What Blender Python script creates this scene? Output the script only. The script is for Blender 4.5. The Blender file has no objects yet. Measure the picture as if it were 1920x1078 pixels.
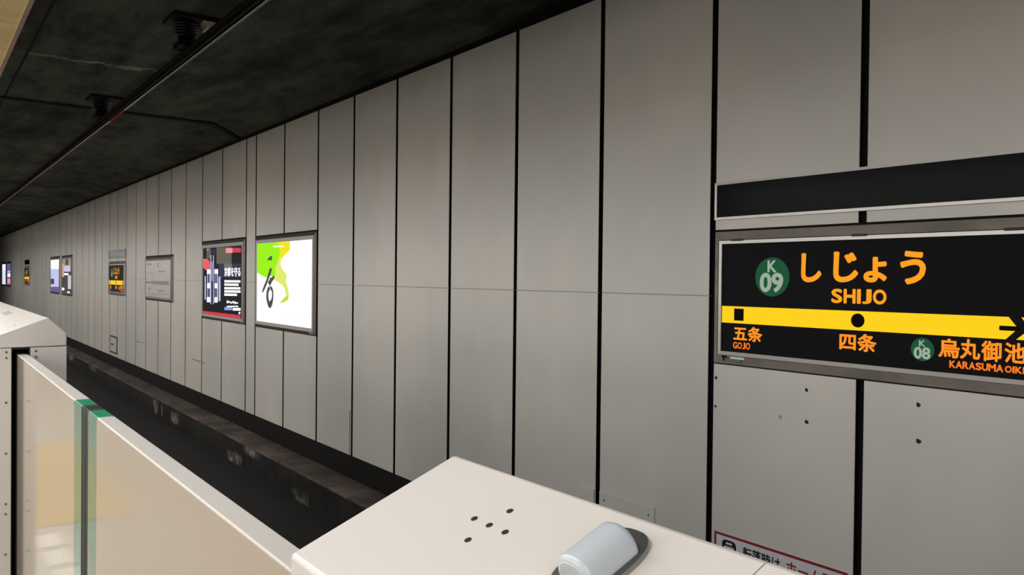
import bpy, bmesh, math, random
from mathutils import Vector, Matrix
random.seed(7)
sc = bpy.context.scene
col = sc.collection
H = 1.65                      # eye height above the platform floor (z = 0); "h" below is height relative to the eye

# ---------------------------------------------------------------- camera, world, lights, exposure
YAW, PITCH, ROLL, FPX = 0.64962509, -0.01144997, 0.010623997, 1478.62
fw = Vector((-math.cos(YAW), math.sin(YAW), 0)); rt = Vector((math.sin(YAW), math.cos(YAW), 0)); up = Vector((0, 0, 1))
f2 = fw * math.cos(PITCH) + up * math.sin(PITCH); u2 = up * math.cos(PITCH) - fw * math.sin(PITCH)
r3 = rt * math.cos(ROLL) + u2 * math.sin(ROLL); u3 = u2 * math.cos(ROLL) - rt * math.sin(ROLL)
cam_data = bpy.data.cameras.new('camera')
cam_data.sensor_width = 36; cam_data.lens = FPX / 1920 * 36; cam_data.clip_start = 0.02; cam_data.clip_end = 300
cam = bpy.data.objects.new('camera', cam_data); col.objects.link(cam)
cam.matrix_world = Matrix(((r3.x, u3.x, -f2.x, 0), (r3.y, u3.y, -f2.y, 0), (r3.z, u3.z, -f2.z, H), (0, 0, 0, 1)))
sc.camera = cam
world = bpy.data.worlds.new('station_air'); sc.world = world; world.use_nodes = True
world.node_tree.nodes['Background'].inputs[0].default_value = (1, .93, .84, 1)
world.node_tree.nodes['Background'].inputs[1].default_value = 0.0
sc.view_settings.view_transform = 'Standard'; sc.view_settings.look = 'None'
sc.view_settings.exposure = -0.07; sc.view_settings.gamma = 1.0
try: sc.view_settings.use_curve_mapping = False
except Exception: pass

# fluorescent rows under the platform ceiling, the low second row added to lift the upper wall: (Y, h, watts per 6 m fitting, width, tilt of the reflector towards the track in degrees, colour)
LIGHT_ROWS = [(-.40, 1.10, 74.0, .40, 32, (.975, .985, 1.0)), (-1.8, .46, 36.0, .35, 98, (1.0, .935, .86))]
LIGHT_X = [(-45.5, .8), (-38.5, .75), (-31.5, .72), (-24.5, .75), (-17.5, .88), (-10.5, 1), (-3.5, 1), (3.5, 1), (10.5, 1)]     # position, dimming that darkens the far wall
# unseen glowing panels added behind the camera to lift the upper wall: X, watts
BACK_X, BACK_W, BACK_COL = [-33, -28, -23, -18, -13, -8, -3, 2, 7, 12], 46.0, (1.0, .88, .78)

# ---------------------------------------------------------------- helpers
def P(x, y, h): return (x, y, h + H)
def lin(c): return tuple(((v/255)/12.92 if v/255 <= .04045 else ((v/255+.055)/1.055)**2.4) for v in c)

def mat(name, base=(200,200,200), rough=.5, metal=0, spec=.5, coat=0, emit=None, estr=1.0, lin_in=False):
    m = bpy.data.materials.new(name); m.use_nodes = True
    b = m.node_tree.nodes['Principled BSDF']
    c = base if lin_in else lin(base)
    b.inputs['Base Color'].default_value = (*c, 1); b.inputs['Roughness'].default_value = rough
    b.inputs['Metallic'].default_value = metal; b.inputs['Specular IOR Level'].default_value = spec
    b.inputs['Coat Weight'].default_value = coat
    if emit is not None:
        b.inputs['Emission Color'].default_value = (*lin(emit), 1); b.inputs['Emission Strength'].default_value = estr
    return m

class N:
    """small node-expression builder on a material"""
    def __init__(s, m): s.t = m.node_tree; s.b = s.t.nodes['Principled BSDF']; s._p = None
    def new(s, k): return s.t.nodes.new(k)
    def lk(s, a, b):
        if hasattr(a, 'is_output'): s.t.links.new(a, b)
        else: b.default_value = a
    def pos(s):
        if s._p is None: s._p = s.new('ShaderNodeNewGeometry').outputs['Position']
        return s._p
    def xyz(s):
        n = s.new('ShaderNodeSeparateXYZ'); s.lk(s.pos(), n.inputs[0]); return n.outputs
    def m(s, op, a, b=0.0, c=0.0, clamp=False):
        n = s.new('ShaderNodeMath'); n.operation = op; n.use_clamp = clamp
        s.lk(a, n.inputs[0]); s.lk(b, n.inputs[1])
        if len(n.inputs) > 2: s.lk(c, n.inputs[2])
        return n.outputs[0]
    def noise(s, scale, detail=4, rough=.6, stretch=(1,1,1), off=(0,0,0)):
        mp = s.new('ShaderNodeMapping'); s.lk(s.pos(), mp.inputs['Vector'])
        mp.inputs['Scale'].default_value = stretch; mp.inputs['Location'].default_value = off
        n = s.new('ShaderNodeTexNoise'); s.lk(mp.outputs[0], n.inputs['Vector'])
        n.inputs['Scale'].default_value = scale; n.inputs['Detail'].default_value = detail; n.inputs['Roughness'].default_value = rough
        return n.outputs['Fac']
    def ramp(s, v, lo, hi, a=0.0, b=1.0, smooth=True):
        n = s.new('ShaderNodeMapRange'); n.interpolation_type = 'SMOOTHSTEP' if smooth else 'LINEAR'
        s.lk(v, n.inputs['Value']); n.inputs['From Min'].default_value = lo; n.inputs['From Max'].default_value = hi
        n.inputs['To Min'].default_value = a; n.inputs['To Max'].default_value = b
        return n.outputs['Result']
    def mix(s, f, a, b):
        n = s.new('ShaderNodeMix'); n.data_type = 'RGBA'; s.lk(f, n.inputs[0])
        for v, i in ((a, 6), (b, 7)):
            if isinstance(v, tuple): n.inputs[i].default_value = (*v, 1)
            else: s.lk(v, n.inputs[i])
        return n.outputs[2]
    def mask(s, v, c, w, soft):      # 1 where |v-c| < w
        return s.ramp(s.m('ABSOLUTE', s.m('SUBTRACT', v, c)), w, w + soft, 1.0, 0.0)
    def bump(s, v, strength=.3, dist=.01):
        n = s.new('ShaderNodeBump'); n.inputs['Strength'].default_value = strength; n.inputs['Distance'].default_value = dist
        s.lk(v, n.inputs['Height']); s.lk(n.outputs[0], s.b.inputs['Normal'])

def speckled(name, base, var=.08, scale=3.0, rough=.5, metal=0, stretch=(1,1,1), bump=0, rough_var=0, **k):
    """a paint or metal with slight natural unevenness"""
    m = mat(name, base, rough, metal, **k); n = N(m); f = n.noise(scale, 5, .6, stretch)
    c = lin(base); d = tuple(v*(1-var) for v in c); e = tuple(min(1, v*(1+var)) for v in c)
    n.lk(n.mix(n.ramp(f, .3, .7), d, e), n.b.inputs['Base Color'])
    if rough_var: n.lk(n.ramp(f, .3, .7, rough-rough_var, rough+rough_var), n.b.inputs['Roughness'])
    if bump: n.bump(f, bump, .004)
    return m

class MB:
    """collects geometry for ONE mesh object"""
    def __init__(s): s.bm = bmesh.new(); s.mats = []; s.mi = 0
    def use(s, m):
        if m not in s.mats: s.mats.append(m)
        s.mi = s.mats.index(m); return s
    def face(s, pts, smooth=False):
        vs = [s.bm.verts.new(p) for p in pts]
        try: f = s.bm.faces.new(vs)
        except ValueError: return
        f.material_index = s.mi; f.smooth = smooth
    def grid(s, rows, closed=False, smooth=False):
        """rows: list of equally long point lists, joined by quads"""
        V = [[s.bm.verts.new(p) for p in r] for r in rows]
        n = len(rows[0])
        for a, b in zip(V, V[1:]):
            for i in range(n if closed else n-1):
                j = (i+1) % n
                try:
                    f = s.bm.faces.new((a[i], a[j], b[j], b[i])); f.material_index = s.mi; f.smooth = smooth
                except ValueError: pass
        return V
    def box(s, x0, x1, y0, y1, h0, h1, bev=0):
        r = bmesh.ops.create_cube(s.bm, size=1)
        for v in r['verts']:
            v.co = Vector((x0+(v.co.x+.5)*(x1-x0), y0+(v.co.y+.5)*(y1-y0), H+h0+(v.co.z+.5)*(h1-h0)))
        fs = set(f for v in r['verts'] for f in v.link_faces)
        for f in fs: f.material_index = s.mi
        if bev:
            es = list(set(e for f in fs for e in f.edges))
            q = bmesh.ops.bevel(s.bm, geom=es, offset=bev, segments=2, profile=.5, affect='EDGES')
            for f in q['faces']: f.material_index = s.mi
        return s
    def prism_x(s, prof, x0, x1, bev=0, sharp=()):
        """profile [(y,h)..] extruded along X, capped"""
        a = [s.bm.verts.new(P(x0, y, h)) for y, h in prof]; b = [s.bm.verts.new(P(x1, y, h)) for y, h in prof]
        n = len(prof); fs = []
        for i in range(n):
            j = (i+1) % n; fs.append(s.bm.faces.new((a[i], a[j], b[j], b[i])))
        fs.append(s.bm.faces.new(a[::-1])); fs.append(s.bm.faces.new(b))
        for f in fs: f.material_index = s.mi
        bmesh.ops.recalc_face_normals(s.bm, faces=fs)
        if bev:
            es = [e for e in set(e for f in fs for e in f.edges) if not any(abs(v.co.x-q) < 1e-4 and abs(w.co.x-q) < 1e-4 for q in sharp for v, w in (e.verts,))]
            q = bmesh.ops.bevel(s.bm, geom=es, offset=bev, segments=3, profile=.5, affect='EDGES')
            for f in q['faces']: f.material_index = s.mi; f.smooth = True
        return s
    def tube(s, pts, r, n=10, cap=True):
        pts = [Vector(p) for p in pts]; rows = []
        for i, p in enumerate(pts):
            t = (pts[min(i+1, len(pts)-1)] - pts[max(i-1, 0)]).normalized()
            a = t.cross(Vector((0, 0, 1)))
            if a.length < 1e-3: a = t.cross(Vector((0, 1, 0)))
            a.normalize(); b = t.cross(a)
            rows.append([p + a*r*math.cos(2*math.pi*k/n) + b*r*math.sin(2*math.pi*k/n) for k in range(n)])
        V = s.grid(rows, closed=True, smooth=True)
        if cap:
            for row in (V[0], V[-1]):
                f = s.bm.faces.new(row); f.material_index = s.mi
        return s
    def lathe(s, x, y, prof, n=20):
        """vertical lathe, prof [(r,h)..]"""
        rows = [[P(x + r*math.cos(2*math.pi*k/n), y + r*math.sin(2*math.pi*k/n), h) for k in range(n)] for r, h in prof]
        V = s.grid(rows, closed=True, smooth=True)
        for row in (V[0], V[-1]):
            f = s.bm.faces.new(row); f.material_index = s.mi
        return s
    def plate(s, poly, y, t=.0008):
        """flat upright polygon [(x,h)..] facing -Y with a little thickness"""
        poly = list(poly)
        ar = sum(poly[i][0]*poly[(i+1) % len(poly)][1]-poly[(i+1) % len(poly)][0]*poly[i][1] for i in range(len(poly)))
        if ar < 0: poly = poly[::-1]
        a = [s.bm.verts.new(P(x, y, h)) for x, h in poly]; b = [s.bm.verts.new(P(x, y+t, h)) for x, h in poly]
        f = s.bm.faces.new(a); f.material_index = s.mi
        n = len(poly)
        for i in range(n):
            j = (i+1) % n; g = s.bm.faces.new((a[j], a[i], b[i], b[j])); g.material_index = s.mi
        return s
    def disc(s, x, h, rx, rh, y, t=.0008, n=40):
        return s.plate([(x+rx*math.cos(2*math.pi*k/n), h+rh*math.sin(2*math.pi*k/n)) for k in range(n)], y, t)
    def ring(s, o, i, yo, yi):
        """mitred frame: outer rect o=(x0,x1,h0,h1) at depth yo sloping to inner rect i at depth yi"""
        O = [(o[0],o[2]),(o[1],o[2]),(o[1],o[3]),(o[0],o[3])]; I = [(i[0],i[2]),(i[1],i[2]),(i[1],i[3]),(i[0],i[3])]
        for k in range(4):
            j = (k+1) % 4
            s.face([P(O[k][0],yo,O[k][1]), P(O[j][0],yo,O[j][1]), P(I[j][0],yi,I[j][1]), P(I[k][0],yi,I[k][1])])
        return s
    def frame(s, o, i, yw, yo, yi, yb):
        """box frame: sides from the wall yw to yo, sloped face to yi at the inner edge, reveal back to yb"""
        s.ring(o, o, yw, yo); s.ring(o, i, yo, yi); s.ring(i, i, yi, yb); return s
    def build(s, name, material=None, parent=None, weld=True, flip=False):
        me = bpy.data.meshes.new(name)
        if weld: bmesh.ops.remove_doubles(s.bm, verts=s.bm.verts, dist=1e-5)
        s.bm.to_mesh(me); s.bm.free()
        for m in (s.mats if s.mats else [material]): me.materials.append(m)
        o = bpy.data.objects.new(name, me); col.objects.link(o)
        if parent is not None:
            o.parent = parent; o.matrix_parent_inverse = Matrix.Translation(-Vector(parent.location))
        return o

def tag(o, label=None, cat=None, group=None, kind=None):
    if label: o['label'] = label
    if cat: o['category'] = cat
    if group: o['group'] = group
    if kind: o['kind'] = kind
    return o
def thing(name, loc, label, cat, group=None):
    o = bpy.data.objects.new(name, None); col.objects.link(o); o.location = loc; o.empty_display_size = .1
    return tag(o, label, cat, group)
def structure(o): o['kind'] = 'structure'; return o
def children(o): return [c for c in list(bpy.data.objects) if c.parent == o]
def copy_tree(o, parent=None):
    c = o.copy(); col.objects.link(c)
    if parent is not None: c.parent = parent; c.matrix_parent_inverse = o.matrix_parent_inverse.copy()
    for ch in children(o): copy_tree(ch, c)
    return c

def lettering(body, box, y, material, name, parent, bold=.02):
    """real glyph outlines fitted to boxes (x0,x1,h0,h1) on the plane y, one flat mesh; body may be a list of (text, box)"""
    V, F = [], []
    for txt, bx_ in (body if isinstance(body, list) else [(body, box)]):
        c = bpy.data.curves.new('glyphs', 'FONT'); c.body = txt; c.resolution_u = 4
        t = bpy.data.objects.new('glyphs', c); col.objects.link(t)
        dg = bpy.context.evaluated_depsgraph_get(); dg.update()
        src = bpy.data.meshes.new_from_object(t.evaluated_get(dg))
        bpy.data.objects.remove(t); bpy.data.curves.remove(c)
        vs, fs = [], []
        for k, (dx, dy) in enumerate([(bold*math.cos(k*math.pi/8), bold*math.sin(k*math.pi/8)) for k in range(16)] if bold else [(0, 0)]):   # a bold cut: the outline thickened evenly all round
            n0 = len(vs); vs += [(v.co.x+dx, v.co.y+dy, k*.00003) for v in src.vertices]; fs += [tuple(n0+i for i in p.vertices) for p in src.polygons]
        bpy.data.meshes.remove(src)
        ax, bx, ay, by = min(v[0] for v in vs), max(v[0] for v in vs), min(v[1] for v in vs), max(v[1] for v in vs)
        n0 = len(V)
        V += [P(bx_[0]+(x-ax)/(bx-ax)*(bx_[1]-bx_[0]), y-d, bx_[2]+(q-ay)/(by-ay)*(bx_[3]-bx_[2])) for x, q, d in vs]
        F += [tuple(n0+i for i in p) for p in fs]
    me = bpy.data.meshes.new(name); me.from_pydata(V, [], F)
    me.materials.append(material)
    o = bpy.data.objects.new(name, me); col.objects.link(o)
    o.parent = parent; o.matrix_parent_inverse = Matrix.Translation(-Vector(parent.location))
    return o
ADV = dict(S=.62, H=.66, I=.21, J=.50, O=.70, G=.70, K=.68, A=.70, R=.65, U=.65, M=.78, E=.58)
def spaced(word, box, gap=.07):
    """capitals of even height set side by side across the box"""
    tot = sum(ADV[c] for c in word) + gap*(len(word)-1); k = (box[1]-box[0])/tot; x = box[0]; out = []
    for c in word: out.append((c, (x, x+ADV[c]*k, box[2], box[3]))); x += (ADV[c]+gap)*k
    return out
SIGN = {'disc1':(-2.888,-2.657,-0.09,0.14),'K1':(-2.804,-2.742,0.052,0.123),'09':(-2.856,-2.696,-0.065,0.05),'shi':(-2.582,-2.455,-0.004,0.161),'ji':(-2.385,-2.241,-0.002,0.166),'yo':(-2.212,-2.085,-0.001,0.134),'u':(-2.017,-1.887,-0.009,0.163),'SHIJO':(-2.394,-2.085,-0.116,-0.037),'sq':(-3.037,-2.967,-0.243,-0.17),'dot':(-2.277,-2.201,-0.242,-0.168),'gojok':(-3.041,-2.834,-0.366,-0.277),'GOJO':(-3.043,-2.918,-0.416,-0.375),'shijok':(-2.343,-2.134,-0.37,-0.275),'disc2':(-1.955,-1.84,-0.392,-0.276),'K2':(-1.915,-1.884,-0.32,-0.288),'08':(-1.94,-1.858,-0.382,-0.322),'kara':(-1.821,-1.721,-0.365,-0.271),'maru':(-1.72,-1.629,-0.364,-0.267),'o':(-1.625,-1.537,-0.366,-0.269),'ike':(-1.525,-1.436,-0.364,-0.271),'KAR':(-1.768,-1.529,-0.412,-0.376),'OIKE':(-1.522,-1.424,-0.411,-0.379),'stripe':[(-3.137,-0.158),(-3.136,-0.26),(-2.206,-0.155),(-2.204,-0.259),(-1.453,-0.155),(-1.515,-0.256)],'arrow':[(-1.545,-0.196),(-1.472,-0.213),(-1.51,-0.15),(-1.477,-0.148),(-1.447,-0.203),(-1.514,-0.258),(-1.545,-0.218)],'disp':[(-3.132,0.231),(-3.133,-0.44),(-1.453,0.231),(-1.442,-0.436)],'outer':[(-3.204,0.3),(-3.191,-0.515),(-1.455,0.314),(-1.442,-0.514)],'inner':[(-3.111,0.248),(-3.107,-0.455),(-1.433,0.25),(-1.421,-0.454)],'blank':[(-3.178,0.612),(-3.174,0.381),(-1.449,0.601),(-1.446,0.386)],'hinges':[(-2.979,0.248),(-2.205,0.25),(-1.472,0.248)],'sticker':[(-3.017,-0.459),(-2.918,-0.463),(-2.992,-0.477),(-2.94,-0.485)],'notice':[(-3.178,-1.581),(-2.283,-1.581),(-3.162,-1.595)],'icon':[(-3.118,-1.622),(-3.012,-1.626)],'n1':[(-2.96,-1.626),(-2.707,-1.649),(-2.707,-1.624)],'n2':[(-2.657,-1.636),(-2.6,-1.646),(-2.5,-1.625),(-2.461,-1.63),(-2.403,-1.624)],'holes':[(-2.551,-0.616),(-2.548,-0.798),(-1.924,-0.617),(-1.921,-0.801),(-3.186,-0.614),(-3.187,-0.795),(-2.718,-0.796)],'hatch1':[(-9.084,-1.547),(-8.39,-1.551)],'hatch2':[(-4.452,-1.564),(-3.686,-1.56)],'hatch3':[(-22.396,-1.569),(-21.532,-1.551),(-21.557,-1.984),(-22.385,-2.009)],'scuff':[(-14.907,-1.533),(-14.174,-1.529),(-19.408,-1.529),(-18.639,-1.497)]}
GREENP = {'outer':[(-11.606,0.571),(-9.359,0.563),(-9.353,-0.755),(-11.58,-0.75)],'face':[(-11.533,0.477),(-9.484,0.47),(-9.473,-0.664),(-11.51,-0.67)],'green':[(-11.533,0.477),(-10.749,0.473),(-10.651,0.43),(-10.61,0.357),(-10.674,0.215),(-10.781,0.1),(-10.8,0.012),(-10.981,-0.003),(-11.145,-0.026),(-11.315,0.003),(-11.524,0.049)],'yellow':[(-10.749,0.473),(-10.262,0.475),(-10.26,0.349),(-10.381,0.31),(-10.55,0.242),(-10.674,0.215),(-10.61,0.357),(-10.651,0.43)],'lime':[(-10.674,0.215),(-10.55,0.242),(-10.603,0.171),(-10.528,0.085),(-10.338,0.014),(-10.411,-0.071),(-10.316,-0.154),(-10.27,-0.266),(-10.369,-0.296),(-10.409,-0.212),(-10.486,-0.136),(-10.621,-0.095),(-10.798,-0.063),(-10.981,-0.003),(-10.8,0.012),(-10.781,0.1)],'tail':[(-10.654,-0.387),(-10.482,-0.313),(-10.37,-0.261),(-10.27,-0.266),(-10.331,-0.337)],'strokes':[[(-11.129,0.217),(-11.076,0.249),(-11.007,0.274),(-10.925,0.288),(-10.917,0.247),(-10.924,0.217),(-11.026,0.226)],[(-10.922,0.107),(-10.983,0.115),(-11.023,0.093),(-11.055,0.041),(-11.145,-0.063),(-11.248,-0.154),(-11.311,-0.223),(-11.297,-0.248),(-11.247,-0.229),(-11.143,-0.145),(-11.062,-0.062),(-10.981,0.012),(-10.929,0.071)],[(-10.852,0.012),(-10.811,-0.005),(-10.827,-0.039),(-10.918,-0.083),(-10.978,-0.143),(-11.027,-0.129),(-11.09,-0.085),(-11.02,-0.062),(-10.98,-0.017),(-10.919,-0.025)],[(-11.019,-0.139),(-11.08,-0.166),(-11.133,-0.234),(-11.14,-0.316),(-11.105,-0.382),(-11.054,-0.44),(-10.992,-0.464),(-10.931,-0.443),(-11.015,-0.36),(-11.057,-0.307),(-11.05,-0.233),(-10.977,-0.191)],[(-10.998,-0.136),(-10.917,-0.152),(-10.867,-0.2),(-10.85,-0.28),(-10.876,-0.375),(-10.931,-0.443),(-10.992,-0.464),(-11.015,-0.36),(-10.945,-0.341),(-10.906,-0.281),(-10.911,-0.222),(-10.977,-0.191)],[(-11.12,-0.271),(-11.078,-0.285),(-11.007,-0.32),(-11.049,-0.307)]],'line':[(-10.876,0.424),(-10.477,0.411),(-10.477,0.397),(-10.875,0.404)],'specks':[[(-10.313,-0.512),(-10.291,-0.511),(-10.291,-0.531),(-10.313,-0.532)],[(-9.914,-0.49),(-9.893,-0.489),(-9.893,-0.508),(-9.914,-0.509)],[(-9.769,-0.503),(-9.749,-0.502),(-9.748,-0.521),(-9.769,-0.522)],[(-9.611,-0.48),(-9.591,-0.479),(-9.591,-0.498),(-9.611,-0.499)],[(-9.597,-0.513),(-9.577,-0.512),(-9.577,-0.53),(-9.597,-0.531)]],'plate':[(-9.465,-0.722),(-9.335,-0.723),(-9.335,-0.739),(-9.465,-0.738)]}
DARKP = {'outer':[(-14.309,0.569),(-12.091,0.571),(-12.077,-0.743),(-14.282,-0.757)],'face':[(-14.249,0.49),(-12.251,0.453),(-12.228,-0.668),(-14.225,-0.677)],'art':[('olive',[(-13.487,0.47),(-12.7,0.451),(-12.695,0.181),(-13.481,0.188)]),('olive',[(-14.039,0.469),(-13.808,0.463),(-13.805,0.281),(-14.035,0.285)]),('purple',[(-13.361,0.194),(-12.245,0.185),(-12.241,-0.029),(-13.356,-0.035)]),('grey',[(-13.078,0.192),(-12.673,0.188),(-12.671,0.125),(-13.077,0.127)]),('pink',[(-12.992,0.444),(-12.656,0.435),(-12.654,0.358),(-12.99,0.364)]),('red',[(-12.656,0.438),(-12.25,0.428),(-12.249,0.357),(-12.654,0.365)]),('lav',[(-13.995,0.108),(-13.811,0.107),(-13.799,-0.462),(-13.983,-0.467)]),('lav',[(-13.562,0.106),(-13.397,0.106),(-13.386,-0.449),(-13.551,-0.454)]),('lav',[(-14.143,-0.016),(-14.065,-0.015),(-14.056,-0.423),(-14.135,-0.425)]),('lav',[(-13.356,-0.02),(-13.252,-0.019),(-13.243,-0.423),(-13.348,-0.426)]),('lav',[(-13.816,0.345),(-13.766,0.344),(-13.748,-0.49),(-13.799,-0.492)]),('lav',[(-13.666,0.337),(-13.621,0.336),(-13.604,-0.486),(-13.648,-0.487)]),('dark',[(-13.942,0.023),(-13.86,0.024),(-13.857,-0.129),(-13.938,-0.129)]),('dark',[(-13.526,0.024),(-13.453,0.024),(-13.45,-0.132),(-13.523,-0.132)]),('dark',[(-13.936,-0.229),(-13.845,-0.227),(-13.842,-0.372),(-13.933,-0.374)]),('dark',[(-13.531,-0.222),(-13.448,-0.221),(-13.445,-0.362),(-13.528,-0.364)]),('white',[(-14.005,0.1),(-13.801,0.1),(-13.799,0.024),(-14.003,0.023)]),('white',[(-13.577,0.102),(-13.383,0.101),(-13.381,0.027),(-13.575,0.027)]),('white',[(-13.99,-0.138),(-13.821,-0.136),(-13.819,-0.219),(-13.988,-0.222)]),('white',[(-13.562,-0.137),(-13.402,-0.135),(-13.4,-0.212),(-13.56,-0.215)]),('white',[(-13.995,-0.376),(-13.806,-0.371),(-13.804,-0.459),(-13.993,-0.464)]),('white',[(-13.567,-0.368),(-13.397,-0.363),(-13.395,-0.452),(-13.565,-0.457)]),('steel',[(-13.763,0.236),(-13.663,0.234),(-13.657,-0.096),(-13.756,-0.097)]),('navy',[(-13.783,0.44),(-13.501,0.434),(-13.499,0.344),(-13.781,0.349)]),('white',[(-12.904,-0.489),(-12.345,-0.47),(-12.345,-0.489),(-12.904,-0.509)]),('blue',[(-13.027,-0.515),(-12.637,-0.501),(-12.636,-0.55),(-13.026,-0.565)]),('white',[(-12.606,-0.513),(-12.232,-0.499),(-12.231,-0.542),(-12.605,-0.556)]),('white',[(-12.322,-0.563),(-12.247,-0.56),(-12.246,-0.596),(-12.322,-0.599)]),('lav',[(-14.012,0.445),(-13.92,0.443),(-13.919,0.428),(-14.012,0.43)]),('white',[(-13.036,-0.076),(-12.249,-0.073),(-12.248,-0.108),(-13.035,-0.114)]),('white',[(-13.035,-0.13),(-12.331,-0.125),(-12.33,-0.161),(-13.034,-0.167)]),('white',[(-13.034,-0.189),(-12.246,-0.18),(-12.246,-0.216),(-13.033,-0.227)]),('white',[(-13.033,-0.241),(-12.237,-0.229),(-12.236,-0.265),(-13.032,-0.279)]),('white',[(-13.032,-0.293),(-12.404,-0.283),(-12.403,-0.319),(-13.031,-0.331)]),('coral',[(-14.245,0.28),(-14.061,0.288),(-13.88,0.26),(-13.813,0.206),(-13.811,0.122),(-14.057,0.085),(-14.204,0.132),(-14.243,0.194)]),('crimson',[(-14.226,-0.622),(-12.229,-0.613),(-12.228,-0.665),(-14.225,-0.674)])],'title':[(-13.04,0.134),(-12.241,-0.015)],'bold':[(-12.906,-0.403),(-12.333,-0.447)],'plate':[(-12.155,-0.718),(-12.032,-0.719),(-12.031,-0.732),(-12.155,-0.732)]}
MAPB = {'outer':[(-18.552,0.379),(-16.262,0.378),(-16.253,-0.541),(-18.531,-0.543)],'face':[(-18.514,0.298),(-16.457,0.3),(-16.451,-0.472),(-18.496,-0.474)],'band':[(-18.503,-0.154),(-18.051,-0.147),(-17.898,-0.134),(-16.553,-0.127),(-16.551,-0.207),(-17.867,-0.204),(-18.05,-0.179),(-18.503,-0.184)],'marks':[[(-18.372,0.241),(-17.998,0.238),(-17.997,0.201),(-18.371,0.204)],[(-17.462,0.255),(-17.375,0.254),(-17.373,0.154),(-17.46,0.154)],[(-18.234,-0.281),(-18.048,-0.278),(-18.047,-0.323),(-18.233,-0.326)],[(-17.391,-0.318),(-16.912,-0.309),(-16.911,-0.344),(-17.39,-0.354)],[(-18.231,-0.408),(-16.532,-0.371),(-16.532,-0.379),(-18.231,-0.417)],[(-18.231,-0.438),(-16.531,-0.398),(-16.531,-0.407),(-18.23,-0.447)],[(-18.399,0.039),(-17.692,0.039),(-17.692,0.031),(-18.399,0.03)],[(-17.4,0.083),(-16.838,0.082),(-16.837,0.054),(-17.399,0.054)]],'red':[(-18.503,-0.163),(-18.112,-0.159),(-18.112,-0.171),(-18.503,-0.175)]}
PAIR = {'outerL':[(-33.472,0.597),(-31.194,0.586),(-31.158,-0.714),(-33.434,-0.724)],'outerR':[(-30.731,0.579),(-28.506,0.587),(-28.471,-0.732),(-30.696,-0.712)],'L':[('white',[(-33.402,0.53),(-31.343,0.504),(-31.334,0.163),(-33.391,0.17)]),('dark',[(-33.381,-0.191),(-32.518,-0.185),(-32.513,-0.377),(-33.376,-0.387)]),('lav',[(-32.409,-0.072),(-31.432,-0.069),(-31.422,-0.457),(-32.398,-0.471)]),('purple',[(-33.373,-0.486),(-31.369,-0.456),(-31.363,-0.688),(-33.366,-0.731)])],'R':[('olive',[(-30.574,0.539),(-28.725,0.512),(-28.718,0.255),(-30.567,0.267)]),('grey',[(-29.885,0.484),(-29.317,0.477),(-29.312,0.288),(-29.88,0.292)]),('salmon',[(-30.619,0.343),(-30.172,0.339),(-30.16,-0.109),(-30.607,-0.111)]),('lilac',[(-30.17,0.264),(-28.808,0.256),(-28.803,0.069),(-30.165,0.07)]),('white',[(-30.164,0.018),(-29.259,0.019),(-29.257,-0.044),(-30.162,-0.047)]),('greyw',[(-29.35,-0.047),(-28.683,-0.045),(-28.672,-0.487),(-29.338,-0.499)]),('white',[(-30.647,-0.475),(-30.102,-0.467),(-30.099,-0.556),(-30.645,-0.566)]),('white',[(-29.476,-0.582),(-28.922,-0.571),(-28.92,-0.628),(-29.474,-0.64)])],'R3':[('lilac',[(-50.047,0.08),(-48.352,0.079),(-48.349,0.009),(-50.045,0.008)]),('white',[(-50.167,-0.088),(-48.346,-0.083),(-48.341,-0.245),(-50.161,-0.255)]),('pink',[(-50.032,-0.374),(-48.337,-0.36),(-48.329,-0.591),(-50.023,-0.613)])]}

# ---------------------------------------------------------------- materials
M = {}
M['panel'] = mat('enamelled_wall_panel', (196,193,184), .42); n = N(M['panel'])
big = n.noise(.55, 4, .6, (1, 1, .6)); fine = n.noise(9, 6, .7, (1, 1, .35)); z_ = n.xyz()[2]
c1 = n.mix(n.ramp(big, .35, .65), lin((186,185,180)), lin((200,197,190)))
dirt = n.m('MULTIPLY', n.ramp(fine, .5, .72), n.ramp(n.noise(1.1, 3), .45, .75))
c2 = n.mix(n.m('MULTIPLY', dirt, .07), c1, lin((120,108,92)))
low = n.m('MULTIPLY', n.ramp(z_, -.45, 1.4, 1, 0), n.ramp(n.noise(2.5, 5, .7, (1, 1, .25)), .4, .75))
n.lk(n.mix(n.m('MULTIPLY', low, .05), c2, lin((110,100,88))), n.b.inputs['Base Color'])
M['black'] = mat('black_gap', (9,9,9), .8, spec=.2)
M['groove'] = mat('panel_seam', (138,134,126), .7)
M['ceiling'] = mat('sooty_concrete', (40,42,38), .8, spec=.25); n = N(M['ceiling'])
X_, Y_, Z_ = n.xyz()
f1 = n.noise(.45, 6, .65, (1, 1.8, 1)); f2n = n.noise(2.2, 6, .7, (.5, 2.2, 1))
v = n.m('ADD', n.m('MULTIPLY', f1, .75), n.m('MULTIPLY', f2n, .35))
c = n.mix(n.ramp(v, .38, .7), lin((22,23,22)), lin((94,98,89)))
wob = n.m('MULTIPLY', n.m('SUBTRACT', n.noise(3.0, 4, .6), .5), .5)
crk = n.m('MULTIPLY', n.mask(n.m('ADD', X_, wob), -9.62, .035, .06), n.mask(Y_, 1.35, .70, .2))
crk = n.m('MULTIPLY', crk, n.ramp(n.noise(7, 4, .7), .38, .6))
c = n.mix(n.m('MULTIPLY', crk, .9), c, lin((150,150,140)))
crk2 = n.m('MULTIPLY', n.mask(n.m('ADD', X_, wob), -18.2, .06, .08), n.mask(Y_, 2.6, .9, .3))
c = n.mix(n.m('MULTIPLY', n.m('MULTIPLY', crk2, n.ramp(n.noise(5, 4, .7), .45, .65)), .5), c, lin((110,112,105)))
seam = n.mask(Y_, .945, .008, .012)
c = n.mix(seam, c, lin((10,10,10)))
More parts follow.
